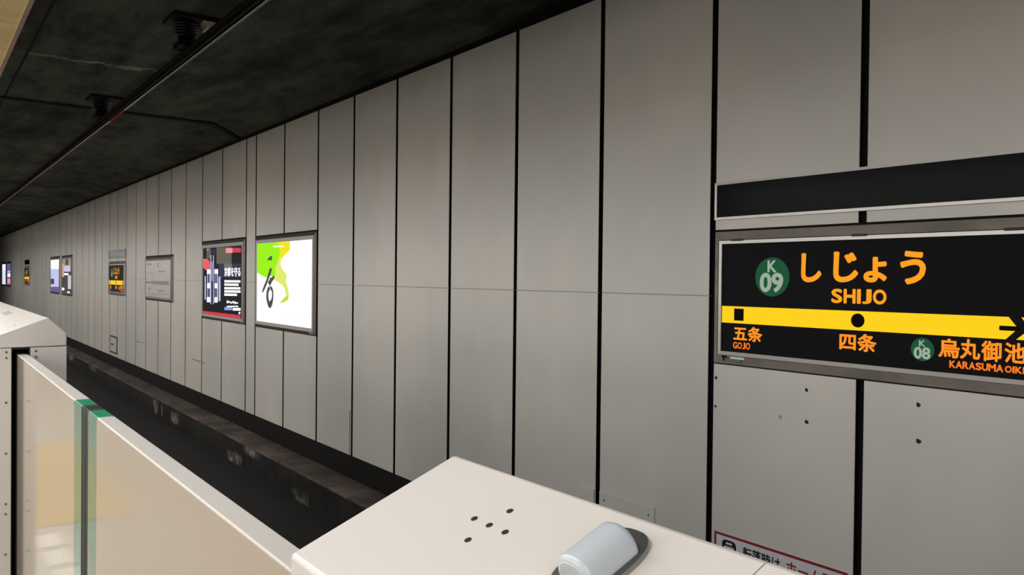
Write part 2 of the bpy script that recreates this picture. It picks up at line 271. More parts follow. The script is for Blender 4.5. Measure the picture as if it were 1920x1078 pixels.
n.lk(c, n.b.inputs['Base Color']); n.bump(f2n, .3, .01)
M['ledge'] = mat('stained_ledge_concrete', (92,84,78), .9, spec=.2); n = N(M['ledge'])
X_, Y_, Z_ = n.xyz()
f1 = n.noise(1.3, 6, .7, (1, 1, 1)); f2n = n.noise(5, 5, .7, (1, 1, .3))
c = n.mix(n.ramp(f1, .35, .68), lin((74,66,61)), lin((112,102,95)))
c = n.mix(n.m('MULTIPLY', n.ramp(f2n, .5, .75), .55), c, lin((36,33,31)))
jn = n.mask(n.m('FRACT', n.m('DIVIDE', n.m('ADD', X_, 100), 1.93)), .5, .004, .003)
n.lk(n.mix(n.m('MULTIPLY', jn, .6), c, lin((24,22,20))), n.b.inputs['Base Color'])
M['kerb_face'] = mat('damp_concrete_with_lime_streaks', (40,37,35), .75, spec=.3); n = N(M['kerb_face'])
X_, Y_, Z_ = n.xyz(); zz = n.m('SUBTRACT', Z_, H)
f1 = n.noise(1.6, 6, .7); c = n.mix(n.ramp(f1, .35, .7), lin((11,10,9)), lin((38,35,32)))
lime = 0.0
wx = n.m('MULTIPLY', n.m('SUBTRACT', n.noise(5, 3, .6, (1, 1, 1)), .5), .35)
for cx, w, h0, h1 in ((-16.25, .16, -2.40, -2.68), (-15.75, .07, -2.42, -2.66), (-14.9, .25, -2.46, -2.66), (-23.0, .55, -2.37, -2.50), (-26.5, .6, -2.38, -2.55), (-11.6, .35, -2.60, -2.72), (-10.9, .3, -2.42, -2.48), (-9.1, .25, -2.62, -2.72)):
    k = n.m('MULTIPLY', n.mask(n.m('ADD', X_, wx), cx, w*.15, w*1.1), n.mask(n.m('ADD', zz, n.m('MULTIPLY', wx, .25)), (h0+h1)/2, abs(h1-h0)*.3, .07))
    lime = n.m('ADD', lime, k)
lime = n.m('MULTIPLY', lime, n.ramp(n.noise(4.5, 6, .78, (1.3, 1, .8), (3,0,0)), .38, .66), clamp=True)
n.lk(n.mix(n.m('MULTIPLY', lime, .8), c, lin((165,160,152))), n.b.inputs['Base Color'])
M['bed'] = speckled('sooty_track_bed', (17,16,15), .4, 4, .9)
M['rail'] = speckled('worn_rail_steel', (70,62,56), .2, 6, .45, .7)
M['cream'] = speckled('cream_painted_steel', (200,195,190), .02, 1.5, .35)
M['cream_gloss'] = mat('cream_glazed_leaf', (166,156,141), .09, spec=.5)
M['green_gloss'] = mat('green_glazed_band', (72,120,98), .09, spec=.5)
M['green_top'] = mat('green_edge_tape', (28,128,92), .4)
M['rubber'] = speckled('black_rubber_seal', (27,25,24), .25, 12, .55)
M['dark_slot'] = mat('black_slot_brush', (16,14,12), .9)
M['screw'] = mat('screw_steel', (120,112,104), .4, .7)
M['hole'] = mat('screw_hole', (22,20,19), .8)
M['dome'] = mat('grey_lamp_dome', (176,184,190), .25, spec=.5); M['dome'].node_tree.nodes['Principled BSDF'].inputs['Subsurface Weight'].default_value = 0
M['chrome'] = mat('dark_bezel', (150,152,150), .26, .8)
M['alu'] = speckled('brushed_aluminium', (182,180,176), .06, 4, .38, .55, stretch=(.2, 1, 6))
M['frame'] = speckled('dusty_sign_frame', (134,127,121), .2, 2.2, .45, .12, stretch=(1, 1, 3))
M['frame_dark'] = speckled('bronze_frame', (84,79,75), .1, 3, .42, .4)
M['signblack'] = mat('black_sign_face', (11,10,13), .6, spec=.1)
M['blankblack'] = mat('black_acrylic', (4,5,6), .2, spec=.05)
M['orange'] = mat('lit_orange', (90,50,10), .6, spec=.1, emit=(255,160,28), estr=1.0)
M['orange_deep'] = mat('lit_deep_orange', (90,40,10), .6, spec=.1, emit=(255,124,30), estr=.95)
M['orange_mid'] = mat('lit_mid_orange', (90,45,10), .6, spec=.1, emit=(255,146,34), estr=1.0)
M['stripe'] = mat('lit_yellow_line', (90,70,10), .6, spec=.1, emit=(255,208,22), estr=1.0)
M['disc'] = mat('green_number_disc', (8,50,32), .6, spec=.1, emit=(24,88,58), estr=.7)
M['numeral'] = mat('pale_numerals', (90,100,90), .6, spec=.1, emit=(160,176,160), estr=.8)
M['ink'] = mat('dark_ink', (18,8,6), .7, spec=.05)
M['white_sticker'] = mat('white_sticker', (205,208,200), .5)
M['teal_sticker'] = mat('teal_sticker', (40,110,100), .5)
M['notice_white'] = mat('notice_white', (196,196,200), .5)
M['notice_red'] = mat('notice_red', (128,26,36), .5)
M['notice_black'] = mat('notice_black', (16,15,15), .5)
M['paper'] = speckled('faded_map_paper', (196,188,186), .05, 3, .35)
M['paper_grey'] = mat('map_grey', (150,150,152), .5)
M['paper_band'] = mat('map_band', (132,138,142), .5)
M['paper_red'] = mat('map_red', (120,80,84), .5)
M['trim_grey'] = mat('grey_metal_trim', (140,137,133), .4, .3)
def lit(name, c, s=1.0): return mat(name, tuple(int(v*.06) for v in c), .5, spec=.03, emit=c, estr=s)
M['p_white'] = lit('lit_white', (255,255,255), 1.15)
M['p_green'] = lit('lit_green', (158,246,0)); M['p_yellow'] = lit('lit_yellow', (246,232,16)); M['p_lime'] = lit('lit_pale_lime', (226,240,110)); M['p_tail'] = lit('lit_leaf_green', (196,226,60))
M['p_brush'] = lit('lit_brush_grey', (74,74,80)); M['p_faint'] = lit('lit_faint', (205,210,206))
M['p_bg'] = lit('lit_black', (20,19,24)); M['p_olive'] = lit('lit_olive', (98,96,82)); M['p_purple'] = lit('lit_purple', (52,44,78)); M['p_grey'] = lit('lit_grey', (112,110,106))
M['p_pink'] = lit('lit_pink', (246,150,170)); M['p_red'] = lit('lit_red', (215,60,76)); M['p_lav'] = lit('lit_lavender', (186,186,232)); M['p_dark'] = lit('lit_charcoal', (48,48,60))
M['p_steel'] = lit('lit_steel', (128,134,160)); M['p_navy'] = lit('lit_navy', (40,44,70)); M['p_blue'] = lit('lit_blue', (142,166,236)); M['p_coral'] = lit('lit_coral', (236,96,96)); M['p_crimson'] = lit('lit_crimson', (214,58,74))
M['p_salmon'] = lit('lit_salmon', (222,160,128)); M['p_lilac'] = lit('lit_lilac', (206,198,226)); M['p_greyw'] = lit('lit_greywhite', (205,204,212)); M['p_violet'] = lit('lit_violet', (104,92,160)); M['p_palelav'] = lit('lit_pale_lavender', (200,200,242)); M['p_taupe'] = lit('lit_taupe', (70,66,68)); M['p_ice'] = lit('lit_ice', (226,234,250)); M['p_sand'] = lit('lit_sand', (150,142,122))
M['soffit'] = mat('ochre_mosaic_tile', (190,168,104), .5); n = N(M['soffit'])
X_, Y_, Z_ = n.xyz()
gx = n.mask(n.m('FRACT', n.m('DIVIDE', n.m('ADD', X_, 200), .048)), .5, .03, .02); gy = n.mask(n.m('FRACT', n.m('DIVIDE', n.m('ADD', Y_, 20), .0165)), .5, .05, .04)
gl = n.mask(n.m('FRACT', n.m('DIVIDE', n.m('ADD', X_, 200), .48)), .5, .010, .004)
c = n.mix(n.ramp(n.noise(3, 4), .35, .65), lin((182,158,96)), lin((200,180,116)))
n.lk(n.mix(n.m('MAXIMUM', n.m('MULTIPLY', n.m('MAXIMUM', gx, gy), .3), n.m('MULTIPLY', gl, .6)), c, lin((96,80,52))), n.b.inputs['Base Color'])
M['soffit_trim'] = speckled('soffit_edge_trim', (150,126,112), .15, 9, .6)
M['platform_ceiling'] = mat('platform_ceiling_board', (205,200,188), .7)
M['floor'] = mat('platform_floor_tile', (176,168,156), .35); n = N(M['floor'])
X_, Y_, Z_ = n.xyz()
g = n.m('MAXIMUM', n.mask(n.m('FRACT', n.m('DIVIDE', n.m('ADD', X_, 200), .3)), .5, .006, .004), n.mask(n.m('FRACT', n.m('DIVIDE', n.m('ADD', Y_, 20), .3)), .5, .006, .004))
n.lk(n.mix(g, n.mix(n.ramp(n.noise(6, 5), .3, .7), lin((168,160,148)), lin((184,176,164))), lin((120,112,102))), n.b.inputs['Base Color'])
M['tactile'] = mat('yellow_tactile_paving', (196,170,112), .6)
M['tile_white'] = mat('white_floor_tile', (226,222,212), .4)
M['platform_wall'] = mat('platform_back_wall', (196,184,166), .6)
M['concrete_edge'] = speckled('platform_edge_concrete', (120,114,106), .15, 3, .85)
M['fitting'] = mat('light_fitting_white', (225,225,220), .5)
M['tube'] = mat('lit_diffuser', (225,225,220), .4, emit=(255,250,238), estr=1.0)
M['rail_dark'] = speckled('conductor_rail_sooty_alloy', (30,29,29), .3, 5, .6, .5)
M['contact'] = mat('polished_contact_wire', (190,190,200), .16, .95)
M['glint_red'] = mat('painted_red_glint', (190,52,30), .4)  # reflection of the lit sign, painted on as a red band
M['insulator'] = mat('brown_black_insulator', (26,24,24), .35)
M['plate_lit_pale'] = speckled('pale_lit_plate', (245,242,228), .1, 6, .6)  # near-white so that the plate looks lit
M['conduit'] = mat('sooty_conduit', (38,38,35), .7)

# ---------------------------------------------------------------- the setting
XL, XR = -64.0, 14.0
period = [-3.229, -4.257, -5.29, -6.313, -7.361, -8.373, -9.385, -10.512, -11.635, -12.06, -13.238, -14.353, -15.408, -16.45, -17.469, -18.551, -19.534, -20.552, -21.555]
joints = []
for k in range(-1, 4): joints += [j - 19.32*k for j in period]
joints = sorted([j for j in joints if XL < j < 6], reverse=True)
b = MB().use(M['black'])
b.box(XL, XR, 4.085, 4.40, -2.80, 2.40)
wall = structure(b.build('wall_back'))
GAP = .0225
def wall_panel(x1, x0, seam=True):
    b = MB().use(M['panel']); a, c = x0+GAP, x1-GAP
    cols = [(a, 4.080), (a, 4.053), (a+.003, 4.050), (c-.003, 4.050), (c, 4.053), (c, 4.080)]
    hs = [(2.085, .03), (2.085, .003), (2.081, 0), (-.0945, 0), (-.0955, .0018), (-.1005, .0018), (-.1015, 0), (-2.073, 0), (-2.077, .003), (-2.077, .03)] if seam else [(2.085, .03), (2.085, .003), (2.081, 0), (-2.073, 0), (-2.077, .003), (-2.077, .03)]
    rows = [[P(x, max(y, 4.05+d), h) for x, y in cols] for h, d in hs]
    b.grid(rows)
    o = b.build('wall_panel', parent=wall, weld=False)
    o.data.materials.append(M['black'])
    for f in o.data.polygons:
        if f.center.y > 4.0605 and abs(f.normal.x) > .9: f.material_index = 1
    if seam:
        o.data.materials.append(M['groove'])
        for f in o.data.polygons:
            if abs(f.center.z-H+.098) < .0022: f.material_index = 2
    return o
for a, c in zip(joints, joints[1:]): wall_panel(a, c, not (a > -3.0 and a < 0))
# bolt holes left in the panels under the station sign, scuffs lower down
def hole_in_wall(x, h, r):
    b = MB().use(M['hole']); pts = [(x+r*(1+.25*math.sin(3*t+x*9))*math.cos(t), h+r*1.05*(1+.2*math.cos(2*t+h*7))*math.sin(t)) for t in [2*math.pi*k/14 for k in range(14)]]
    b.plate(pts, 4.0490); tag(b.build('bolt_hole', parent=wall), 'dark ragged bolt hole')
for (x, h), r in zip(SIGN['holes'][:6], (.010, .012, .011, .013, .010, .009)): hole_in_wall(x, h, r)
b = MB().use(mat('filled_hole', (158,151,143), .8)); b.disc(SIGN['holes'][6][0], SIGN['holes'][6][1], .011, .014, 4.0490); b.build('filled_hole', parent=wall)
for p, q in ((SIGN['scuff'][0], SIGN['scuff'][1]), (SIGN['scuff'][2], SIGN['scuff'][3])):
    b = MB().use(mat('grey_scuff', (134,125,117), .8)); b.plate([(p[0], p[1]-.006), (q[0], q[1]-.012), (q[0], q[1]+.008), (p[0]+.3, p[1]+.012), (p[0], p[1]+.02)], 4.0492); b.build('scuff_mark', parent=wall)

b = MB().use(M['ledge'])            # concrete ledge under the cladding, and its kerb face
b.face([P(XL,3.735,-2.37), P(XR,3.735,-2.37), P(XR,4.10,-2.362), P(XL,4.10,-2.362)])
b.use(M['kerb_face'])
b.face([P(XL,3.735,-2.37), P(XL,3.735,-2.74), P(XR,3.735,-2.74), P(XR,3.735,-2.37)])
b.use(M['ledge']).prism_x([(3.727,-2.395),(3.727,-2.37),(3.74,-2.365),(3.74,-2.395)], XL, XR)
structure(b.build('trim_1'))
b = MB().use(M['bed']); b.box(XL, XR, .60, 3.80, -2.9, -2.735)
structure(b.build('floor_track'))
b = MB().use(M['ceiling'])
b.grid([[P(x, y, h) for y, h in ((.36, 2.30), (3.62, 2.30), (4.09, 2.16), (4.09, 2.40), (.36, 2.6))] for x in (XL, XR)], closed=True)
structure(b.build('ceiling_track'))
b = MB().use(M['soffit'])
b.face([P(XL,.20,1.05), P(XR,.20,1.05), P(XR,.352,1.05), P(XL,.352,1.05)])
b.use(M['soffit_trim']).prism_x([(.352,1.047),(.371,1.05),(.375,1.09),(.352,1.09)], XL, XR)
b.use(M['ceiling']).prism_x([(.325,1.09),(.375,1.09),(.375,2.45),(.325,2.45)], XL, XR)
b.use(M['platform_ceiling']).prism_x([(.18,1.05),(.18,1.30),(.20,1.30),(.20,1.05)], XL, XR)
b.face([P(XL,-6.0,1.30), P(XR,-6.0,1.30), P(XR,.2,1.30), P(XL,.2,1.30)])
structure(b.build('ceiling_platform'))
b = MB().use(M['floor'])
b.box(XL, XR, -6.0, .60, -1.85, -1.65)
b.use(M['concrete_edge']).box(XL, XR, .60, .64, -2.8, -1.66)
fl = structure(b.build('floor_platform'))
b = MB().use(M['tactile'])
b.box(-8.85, -5.9, -.45, .17, -1.652, -1.645)
b.build('tactile_paving', parent=fl)
for i in range(9):
    b = MB().use(M['tile_white']); b.box(-5.72+i*.36, -5.45+i*.36, .07, .20, -1.652, -1.647); b.build('white_floor_tile', parent=fl)
b = MB().use(M['platform_wall']); b.box(XL, XR, -6.2, -6.0, -1.65, 1.30)
structure(b.build('wall_front'))

# ---------------------------------------------------------------- platform lamps, out of view, and added wall fill
for Yr, hr, W, wd, tilt, lcol in LIGHT_ROWS:
    for X, dim in LIGHT_X:
        t = thing('ceiling_light', P(X, Yr, hr), 'unseen long white fluorescent fitting placed under the platform ceiling to light the track wall', 'ceiling light', 'fluorescent lights along the platform')
        ct, st = math.cos(math.radians(tilt)), math.sin(math.radians(tilt)); q = wd/2+.02
        b = MB().use(M['fitting']); b.prism_x([(Yr-q*ct-.004*st, hr-q*st+.004*ct), (Yr+q*ct-.004*st, hr+q*st+.004*ct), (Yr+(q-.05)*ct-.05*st, hr+(q-.05)*st+.05*ct), (Yr-(q-.05)*ct-.05*st, hr-(q-.05)*st+.05*ct)], X-3.1, X+3.1)
        b.build('housing', parent=t)
        q = wd/2
        b = MB().use(M['tube']); b.prism_x([(Yr-q*ct-.0005*st, hr-q*st+.0005*ct), (Yr+q*ct-.0005*st, hr+q*st+.0005*ct), (Yr+q*ct-.0035*st, hr+q*st+.0035*ct), (Yr-q*ct-.0035*st, hr-q*st+.0035*ct)], X-3.0, X+3.0)
        b.build('diffuser', parent=t)
        b = MB().use(M['fitting']); b.tube([P(X-2.5, Yr, hr+.03), P(X-2.5, Yr, 1.301)], .012); b.build('hanger', parent=t)
        b = MB().use(M['fitting']); b.tube([P(X+2.5, Yr, hr+.03), P(X+2.5, Yr, 1.301)], .012); b.build('hanger', parent=t)
        ld = bpy.data.lights.new('fluorescent_light', 'AREA'); ld.shape = 'RECTANGLE'; ld.size = 6.0; ld.size_y = wd; ld.energy = W*dim; ld.color = lcol
        lo = bpy.data.objects.new('fluorescent_light', ld); col.objects.link(lo); lo.location = (0, 0, 0); lo.rotation_euler = (math.radians(tilt), 0, 0); lo.parent = t

for X in BACK_X:
    t = thing('fill_lightbox', P(X, -6, -.7), 'unseen white light panel added behind the camera to brighten the track wall', 'poster', 'light panels added behind the camera')
    b = MB().use(M['frame_dark'])
    for x0, x1, h0, h1 in ((X-1.16, X+1.16, .80, .88), (X-1.16, X+1.16, -.78, -.70), (X-1.16, X-1.10, -.70, .80), (X+1.10, X+1.16, -.70, .80)): b.box(x0, x1, -6.0, -5.93, h0, h1)
    b.build('frame', parent=t)
    b = MB().use(M['p_white']); b.box(X-1.1, X+1.1, -6.0, -5.96, -.70, .80); b.build('poster_sheet', parent=t)  # glowing face of the added fill panel
    ld = bpy.data.lights.new('fill_light', 'AREA'); ld.shape = 'RECTANGLE'; ld.size = 2.1; ld.size_y = 1.4; ld.energy = BACK_W; ld.color = BACK_COL
    lo = bpy.data.objects.new('fill_light', ld); col.objects.link(lo); lo.location = (0, .05, .75); lo.rotation_euler = (math.radians(90), 0, 0); lo.parent = t

# ---------------------------------------------------------------- station name sign and the blank panel above
def station_sign():
    t = thing('station_sign', P(-2.22, 4.05, -.11), 'large back-lit black station name sign with orange lettering, nearest on the wall', 'station sign', 'station name signs')
    o = (-3.200, -1.235, -.517, .306)
    b = MB().use(M['black']); b.box(o[0]-.004, o[1]+.004, 4.046, 4.056, o[2]-.008, o[3]+.014); b.build('shadow_gap', parent=t)  # black strip standing in for the shadow gap round the frame
    b = MB().use(M['frame']); b.frame(o, (-3.159, -1.318, -.464, .253), 4.052, 4.044, 4.019, 4.03); b.build('outer_frame', parent=t)
    b = MB().use(M['alu']); b.frame((-3.155, -1.322, -.462, .249), (-3.133, -1.344, -.4385, .229), 4.04, 4.0225, 4.0215, 4.031); b.build('inner_frame', parent=t)
    b = MB().use(M['signblack']); b.box(-3.142, -1.336, 4.0302, 4.046, -.451, .239); face = b.build('sign_face', parent=t)
    y = 4.028; q = 1.0108
    def K_(pts): return [(x*q, h*q) for x, h in pts]
    b = MB().use(M['stripe']); b.plate(K_([(-3.096,-.1555), (-1.494,-.1515), (-1.455,-.2025), (-1.505,-.2545), (-3.096,-.2575)]), y, .001)
    b.plate(K_([(-1.442,-.1515), (-1.342,-.1515), (-1.342,-.2535), (-1.462,-.2535), (-1.406,-.2015)]), y, .001)
    ln = b.build('line_stripe', parent=t)
    b = MB().use(M['ink']); b.plate(K_([(-3.005,-.241), (-2.936,-.241), (-2.936,-.168), (-3.005,-.168)]), y-.0012); b.build('square_mark', parent=ln)
    b = MB().use(M['ink']); b.disc(-2.2155*q, -.203*q, .0375*q, .037*q, y-.0012); b.build('round_mark', parent=ln)
    b = MB().use(M['ink']); b.plate(K_([(-1.532,-.193), (-1.45,-.193), (-1.45,-.2145), (-1.532,-.2145)]), y-.0012)
    b.build('arrow_shaft', parent=ln)
    s = SIGN; L = lettering
    for ch, k in (('し','shi'), ('じ','ji'), ('ょ','yo'), ('う','u')): L(ch, s[k], y, M['orange'], 'kana_lettering', t, .038)
    L(spaced('SHIJO', s['SHIJO']), None, y, M['orange'], 'roman_lettering', t, .036)
    L('五条', s['gojok'], y, M['orange_mid'], 'kanji_lettering', t, .028); L(spaced('GOJO', s['GOJO']), None, y, M['orange_deep'], 'roman_lettering', t, .03)
    L('四条', s['shijok'], y, M['orange_mid'], 'kanji_lettering', t, .028)
    for ch, k in (('烏','kara'), ('丸','maru'), ('御','o'), ('池','ike')): L(ch, s[k], y, M['orange_mid'], 'kanji_lettering', t, .028)
    L(spaced('KARASUMA', s['KAR'], .03), None, y, M['orange_deep'], 'roman_lettering', t, .036); L(spaced('OIKE', s['OIKE'], .06), None, y, M['orange_deep'], 'roman_lettering', t, .036)
    for dk, kk, nk, num in (('disc1','K1','09','09'), ('disc2','K2','08','08')):
        x0, x1, h0, h1 = s[dk]
        b = MB().use(M['disc']); b.disc((x0+x1)/2, (h0+h1)/2, (x1-x0)/2, (h1-h0)/2, y, .001); d = b.build('number_disc', parent=t)
        tag(d, 'green station number disc reading K ' + num)
        L('K', s[kk], y-.0012, M['numeral'], 'numeral', d, .03); L(num, s[nk], y-.0012, M['numeral'], 'numeral', d, .035)
    for x in (-2.979, -2.205, -1.472):
        b = MB().use(M['frame_dark']); b.tube([P(x*1.0131-.04, 4.019, .2515), P(x*1.0131+.04, 4.019, .2515)], .007); b.build('hinge', parent=t)
    b = MB().use(M['hole']); b.box(-3.115, -3.085, 4.012, 4.03, -.478, -.462); b.tube([P(-3.10, 4.010, -.462), P(-3.10, 4.010, -.496)], .005); b.build('latch', parent=t)
    b = MB().use(M['white_sticker']); b.box(-3.056, -2.956, 4.0195, 4.03, -.481, -.468); b.build('sticker', parent=t)
    b = MB().use(M['teal_sticker']); b.box(-3.031, -2.981, 4.0245, 4.035, -.498, -.482); b.build('sticker', parent=t)
    return t
def blank_panel():
    t = thing('header_panel', P(-2.2, 4.05, .39), 'long blank black panel in a thin aluminium frame above the nearest station sign', 'sign panel', 'blank panels above the station signs')
    o = (-3.198, -1.262, .381, .614)
    b = MB().use(M['alu']); b.frame(o, (o[0]+.017, o[1]-.017, o[2]+.016, o[3]-.015), 4.052, 4.028, 4.027, 4.036); b.build('frame', parent=t)
    b = MB().use(M['blankblack']); b.box(o[0]+.015, o[1]-.015, 4.033, 4.045, o[2]+.014, o[3]-.013); b.build('panel_face', parent=t)
    for x, h in ((-3.144,.582), (-3.141,.408), (-2.52,.586), (-2.517,.406), (-1.896,.586), (-1.893,.406), (-1.295,.585), (-1.295,.406)):
        b = MB().use(M['hole']); b.disc(x-.02, h+.004, .006, .006, 4.0305, .002, 10); b.build('screw', parent=t)
    return t
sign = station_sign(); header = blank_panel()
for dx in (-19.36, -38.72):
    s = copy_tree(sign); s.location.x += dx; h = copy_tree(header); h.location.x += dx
    if dx > -30:
        s['label'] = 'orange-lit station name sign in the mid distance, left of the pale map board'
        h['label'] = 'pale reflective panel above the mid-distance orange station sign'
    else:
        s['label'] = 'tiny orange-lit station name sign far down the wall, left of the poster pair'
        h['label'] = 'small blank panel above the farthest orange station sign'

# ---------------------------------------------------------------- lightboxes
def lightbox(outer, face, back, label, art, cat='poster', group='lit advertising posters on the track wall', name='poster_lightbox', trim='frame_dark'):
    x0, x1, h0, h1 = outer
    t = thing(name, P((x0+x1)/2, 4.05, h0), label, cat, group)
    mid = [outer[i]*.5+face[i]*.5 for i in range(4)]
    b = MB().use(M['black']); b.box(x0-.004, x1+.004, 4.046, 4.056, h0-.004, h1+.022); b.build('shadow_gap', parent=t)  # black margin put in as the dark shadow line above the frame
    b = MB().use(M['frame_dark']); b.frame(outer, mid, 4.052, 4.046, 4.031, 4.04); b.build('frame', parent=t)
    b = MB().use(M[trim]); b.ring(mid, (face[0]+.004, face[1]-.004, face[2]+.004, face[3]-.004), 4.029, 4.0335); b.ring(mid, mid, 4.031, 4.029); b.build('inner_trim', parent=t)
    b = MB().use(back); b.box(face[0], face[1], 4.0362, 4.050, face[2], face[3])
    for i, (m, polys) in enumerate(art):
        b.use(m)
        for p in polys:
            p = [(min(max(x, face[0]+.005), face[1]-.005), min(max(h, face[2]+.005), face[3]-.005)) for x, h in p]
            b.plate(p, 4.0358-.0002*i-.0001, .0002)
    f = b.build('poster_sheet', parent=t, weld=False)
    b = MB().use(M['white_sticker']); b.box(x1-.19, x1-.06, 4.036, 4.045, h0+.022, h0+.034); b.build('maker_plate', parent=t)
    return t, f
g = GREENP
def soft(p, n=2):                    # rounded outline of a brush or paint shape
    for _ in range(n):
        p = [q for a, c in zip(p, p[1:]+p[:1]) for q in ((a[0]*.75+c[0]*.25, a[1]*.75+c[1]*.25), (a[0]*.25+c[0]*.75, a[1]*.25+c[1]*.75))]
    return p
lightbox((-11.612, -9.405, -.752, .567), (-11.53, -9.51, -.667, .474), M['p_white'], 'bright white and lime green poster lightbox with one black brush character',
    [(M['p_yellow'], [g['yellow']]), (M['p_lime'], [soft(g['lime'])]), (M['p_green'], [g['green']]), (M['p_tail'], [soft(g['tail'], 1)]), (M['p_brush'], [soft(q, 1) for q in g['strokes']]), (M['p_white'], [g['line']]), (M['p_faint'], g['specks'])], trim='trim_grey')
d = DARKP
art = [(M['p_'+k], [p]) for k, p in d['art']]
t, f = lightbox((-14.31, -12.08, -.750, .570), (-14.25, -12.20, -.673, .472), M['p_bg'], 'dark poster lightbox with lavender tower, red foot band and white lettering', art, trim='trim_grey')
(x0, h1), (x1, h0) = d['title']
lettering('京都を守る', (x0, x1, min(h0, h1), max(h0, h1)), 4.0292, M['p_white'], 'title_lettering', t, .03)
(x0, h1), (x1, h0) = d['bold']
b = MB().use(M['p_white'])
for i in range(6): b.plate([(x0+i*(x1-x0)/6, min(h0,h1)+.01*(i % 2)), (x0+(i+.82)*(x1-x0)/6, min(h0,h1)+.01*(i % 2)), (x0+(i+.82)*(x1-x0)/6, max(h0,h1)-.008*(i % 3)), (x0+i*(x1-x0)/6, max(h0,h1)-.008*(i % 3))], 4.0292)
b.build('caption_block', parent=t)
m_ = MAPB
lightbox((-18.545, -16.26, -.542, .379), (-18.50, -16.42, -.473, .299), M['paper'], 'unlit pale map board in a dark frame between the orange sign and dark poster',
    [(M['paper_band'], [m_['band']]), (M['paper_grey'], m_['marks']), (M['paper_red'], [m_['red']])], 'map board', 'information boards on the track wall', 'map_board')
p2 = PAIR; cm = dict(white='p_white', dark='p_taupe', lav='p_palelav', purple='p_violet', olive='p_sand', grey='p_taupe', salmon='p_salmon', lilac='p_lilac', greyw='p_greyw', pink='p_pink')
A_ = [(M[cm[k]], [p]) for k, p in p2['L']]; B_ = [(M[cm[k]], [p]) for k, p in p2['R']]
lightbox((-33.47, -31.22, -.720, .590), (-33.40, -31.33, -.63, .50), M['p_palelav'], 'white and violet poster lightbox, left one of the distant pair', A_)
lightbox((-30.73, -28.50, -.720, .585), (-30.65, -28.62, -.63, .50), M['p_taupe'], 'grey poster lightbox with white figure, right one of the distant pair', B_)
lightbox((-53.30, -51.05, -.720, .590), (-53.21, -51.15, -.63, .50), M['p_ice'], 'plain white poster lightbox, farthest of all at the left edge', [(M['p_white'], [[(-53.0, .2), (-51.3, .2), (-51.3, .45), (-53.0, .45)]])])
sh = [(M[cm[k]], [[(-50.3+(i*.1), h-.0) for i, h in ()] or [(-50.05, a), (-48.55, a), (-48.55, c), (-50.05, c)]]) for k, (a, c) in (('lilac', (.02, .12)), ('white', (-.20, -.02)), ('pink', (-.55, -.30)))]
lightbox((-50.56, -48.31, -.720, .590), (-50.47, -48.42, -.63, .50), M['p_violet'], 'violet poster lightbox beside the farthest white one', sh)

# ---------------------------------------------------------------- notice and cover plates
t = thing('warning_notice', P(-2.73, 4.05, -1.95), 'white notice with dark red border behind the near cabinet, below the station sign', 'notice')
b = MB().use(M['notice_white']); b.box(-3.178, -2.283, 4.0445, 4.052, -1.95, -1.581); b.build('notice_sheet', parent=t)
b = MB().use(M['notice_red'])
b.ring((-3.178, -2.283, -1.95, -1.581), (-3.162, -2.299, -1.934, -1.597), 4.0442, 4.0442); b.build('border', parent=t)
b = MB().use(M['notice_black'])
def rr(x0, x1, h0, h1, r, k=5):
    o = []
    for cx, cy, a0 in ((x1-r, h1-r, 0), (x0+r, h1-r, 90), (x0+r, h0+r, 180), (x1-r, h0+r, 270)):
        o += [(cx+r*math.cos(math.radians(a0+90*i/k)), cy+r*math.sin(math.radians(a0+90*i/k))) for i in range(k+1)]
    return o
b.plate(rr(-3.118, -3.012, -1.80, -1.616, .028), 4.0442); b.use(M['notice_white']); b.plate(rr(-3.088, -3.042, -1.643, -1.630, .004), 4.0438); b.plate(rr(-3.104, -3.026, -1.72, -1.654, .012), 4.0438)
b.plate(rr(-3.100, -3.078, -1.775, -1.752, .010), 4.0438); b.plate(rr(-3.052, -3.030, -1.775, -1.752, .010), 4.0438)
b.build('train_pictogram', parent=t)
lettering('転落時は', (-2.962, -2.700, -1.70, -1.622), 4.0441, M['notice_black'], 'black_lettering', t, .025)
lettering('ホーム下', (-2.662, -2.36, -1.70, -1.622), 4.0441, M['notice_red'], 'red_lettering', t, .02)
def cover(x0, x1, h0, h1, label, group=None, screws=True):
    t = thing('cover_plate', P((x0+x1)/2, 4.05, h0), label, 'cover plate')
    b = MB().use(M['panel']); b.box(x0, x1, 4.038, 4.052, h0, h1, .003); b.build('plate', parent=t)
    for x in (x0+.05, x1-.05):
        for h in ((h1-.06,) if screws else ()):
            b = MB().use(M['screw']); b.disc(x, h, .008, .008, 4.0365, .003, 10); b.build('screw', parent=t)
    return t
cover(-9.085, -8.415, -2.07, -1.549, 'square grey cover plate at the wall foot, right below the white green poster', screws=False)
cover(-4.455, -4.285, -2.07, -1.563, 'narrow cream cover plate left of the black joint, just behind the near cabinet', screws=False)
cover(-4.225, -3.684, -2.07, -1.561, 'wide cream cover plate right of the black joint, just behind the near cabinet')
t = thing('access_hatch', P(-21.95, 4.05, -2.0), 'small marked access hatch low on wall under the mid-distance station sign', 'hatch')
b = MB().use(M['frame_dark']); b.frame((-22.40, -21.56, -2.0, -1.56), (-22.36, -21.60, -1.96, -1.60), 4.052, 4.040, 4.040, 4.046); b.build('frame', parent=t)
b = MB().use(M['panel']); b.box(-22.38, -21.58, 4.044, 4.052, -1.98, -1.58); b.build('hatch_door', parent=t)
b = MB().use(M['frame_dark']); b.box(-22.25, -22.0, 4.036, 4.045, -1.80, -1.76); b.build('handle', parent=t)

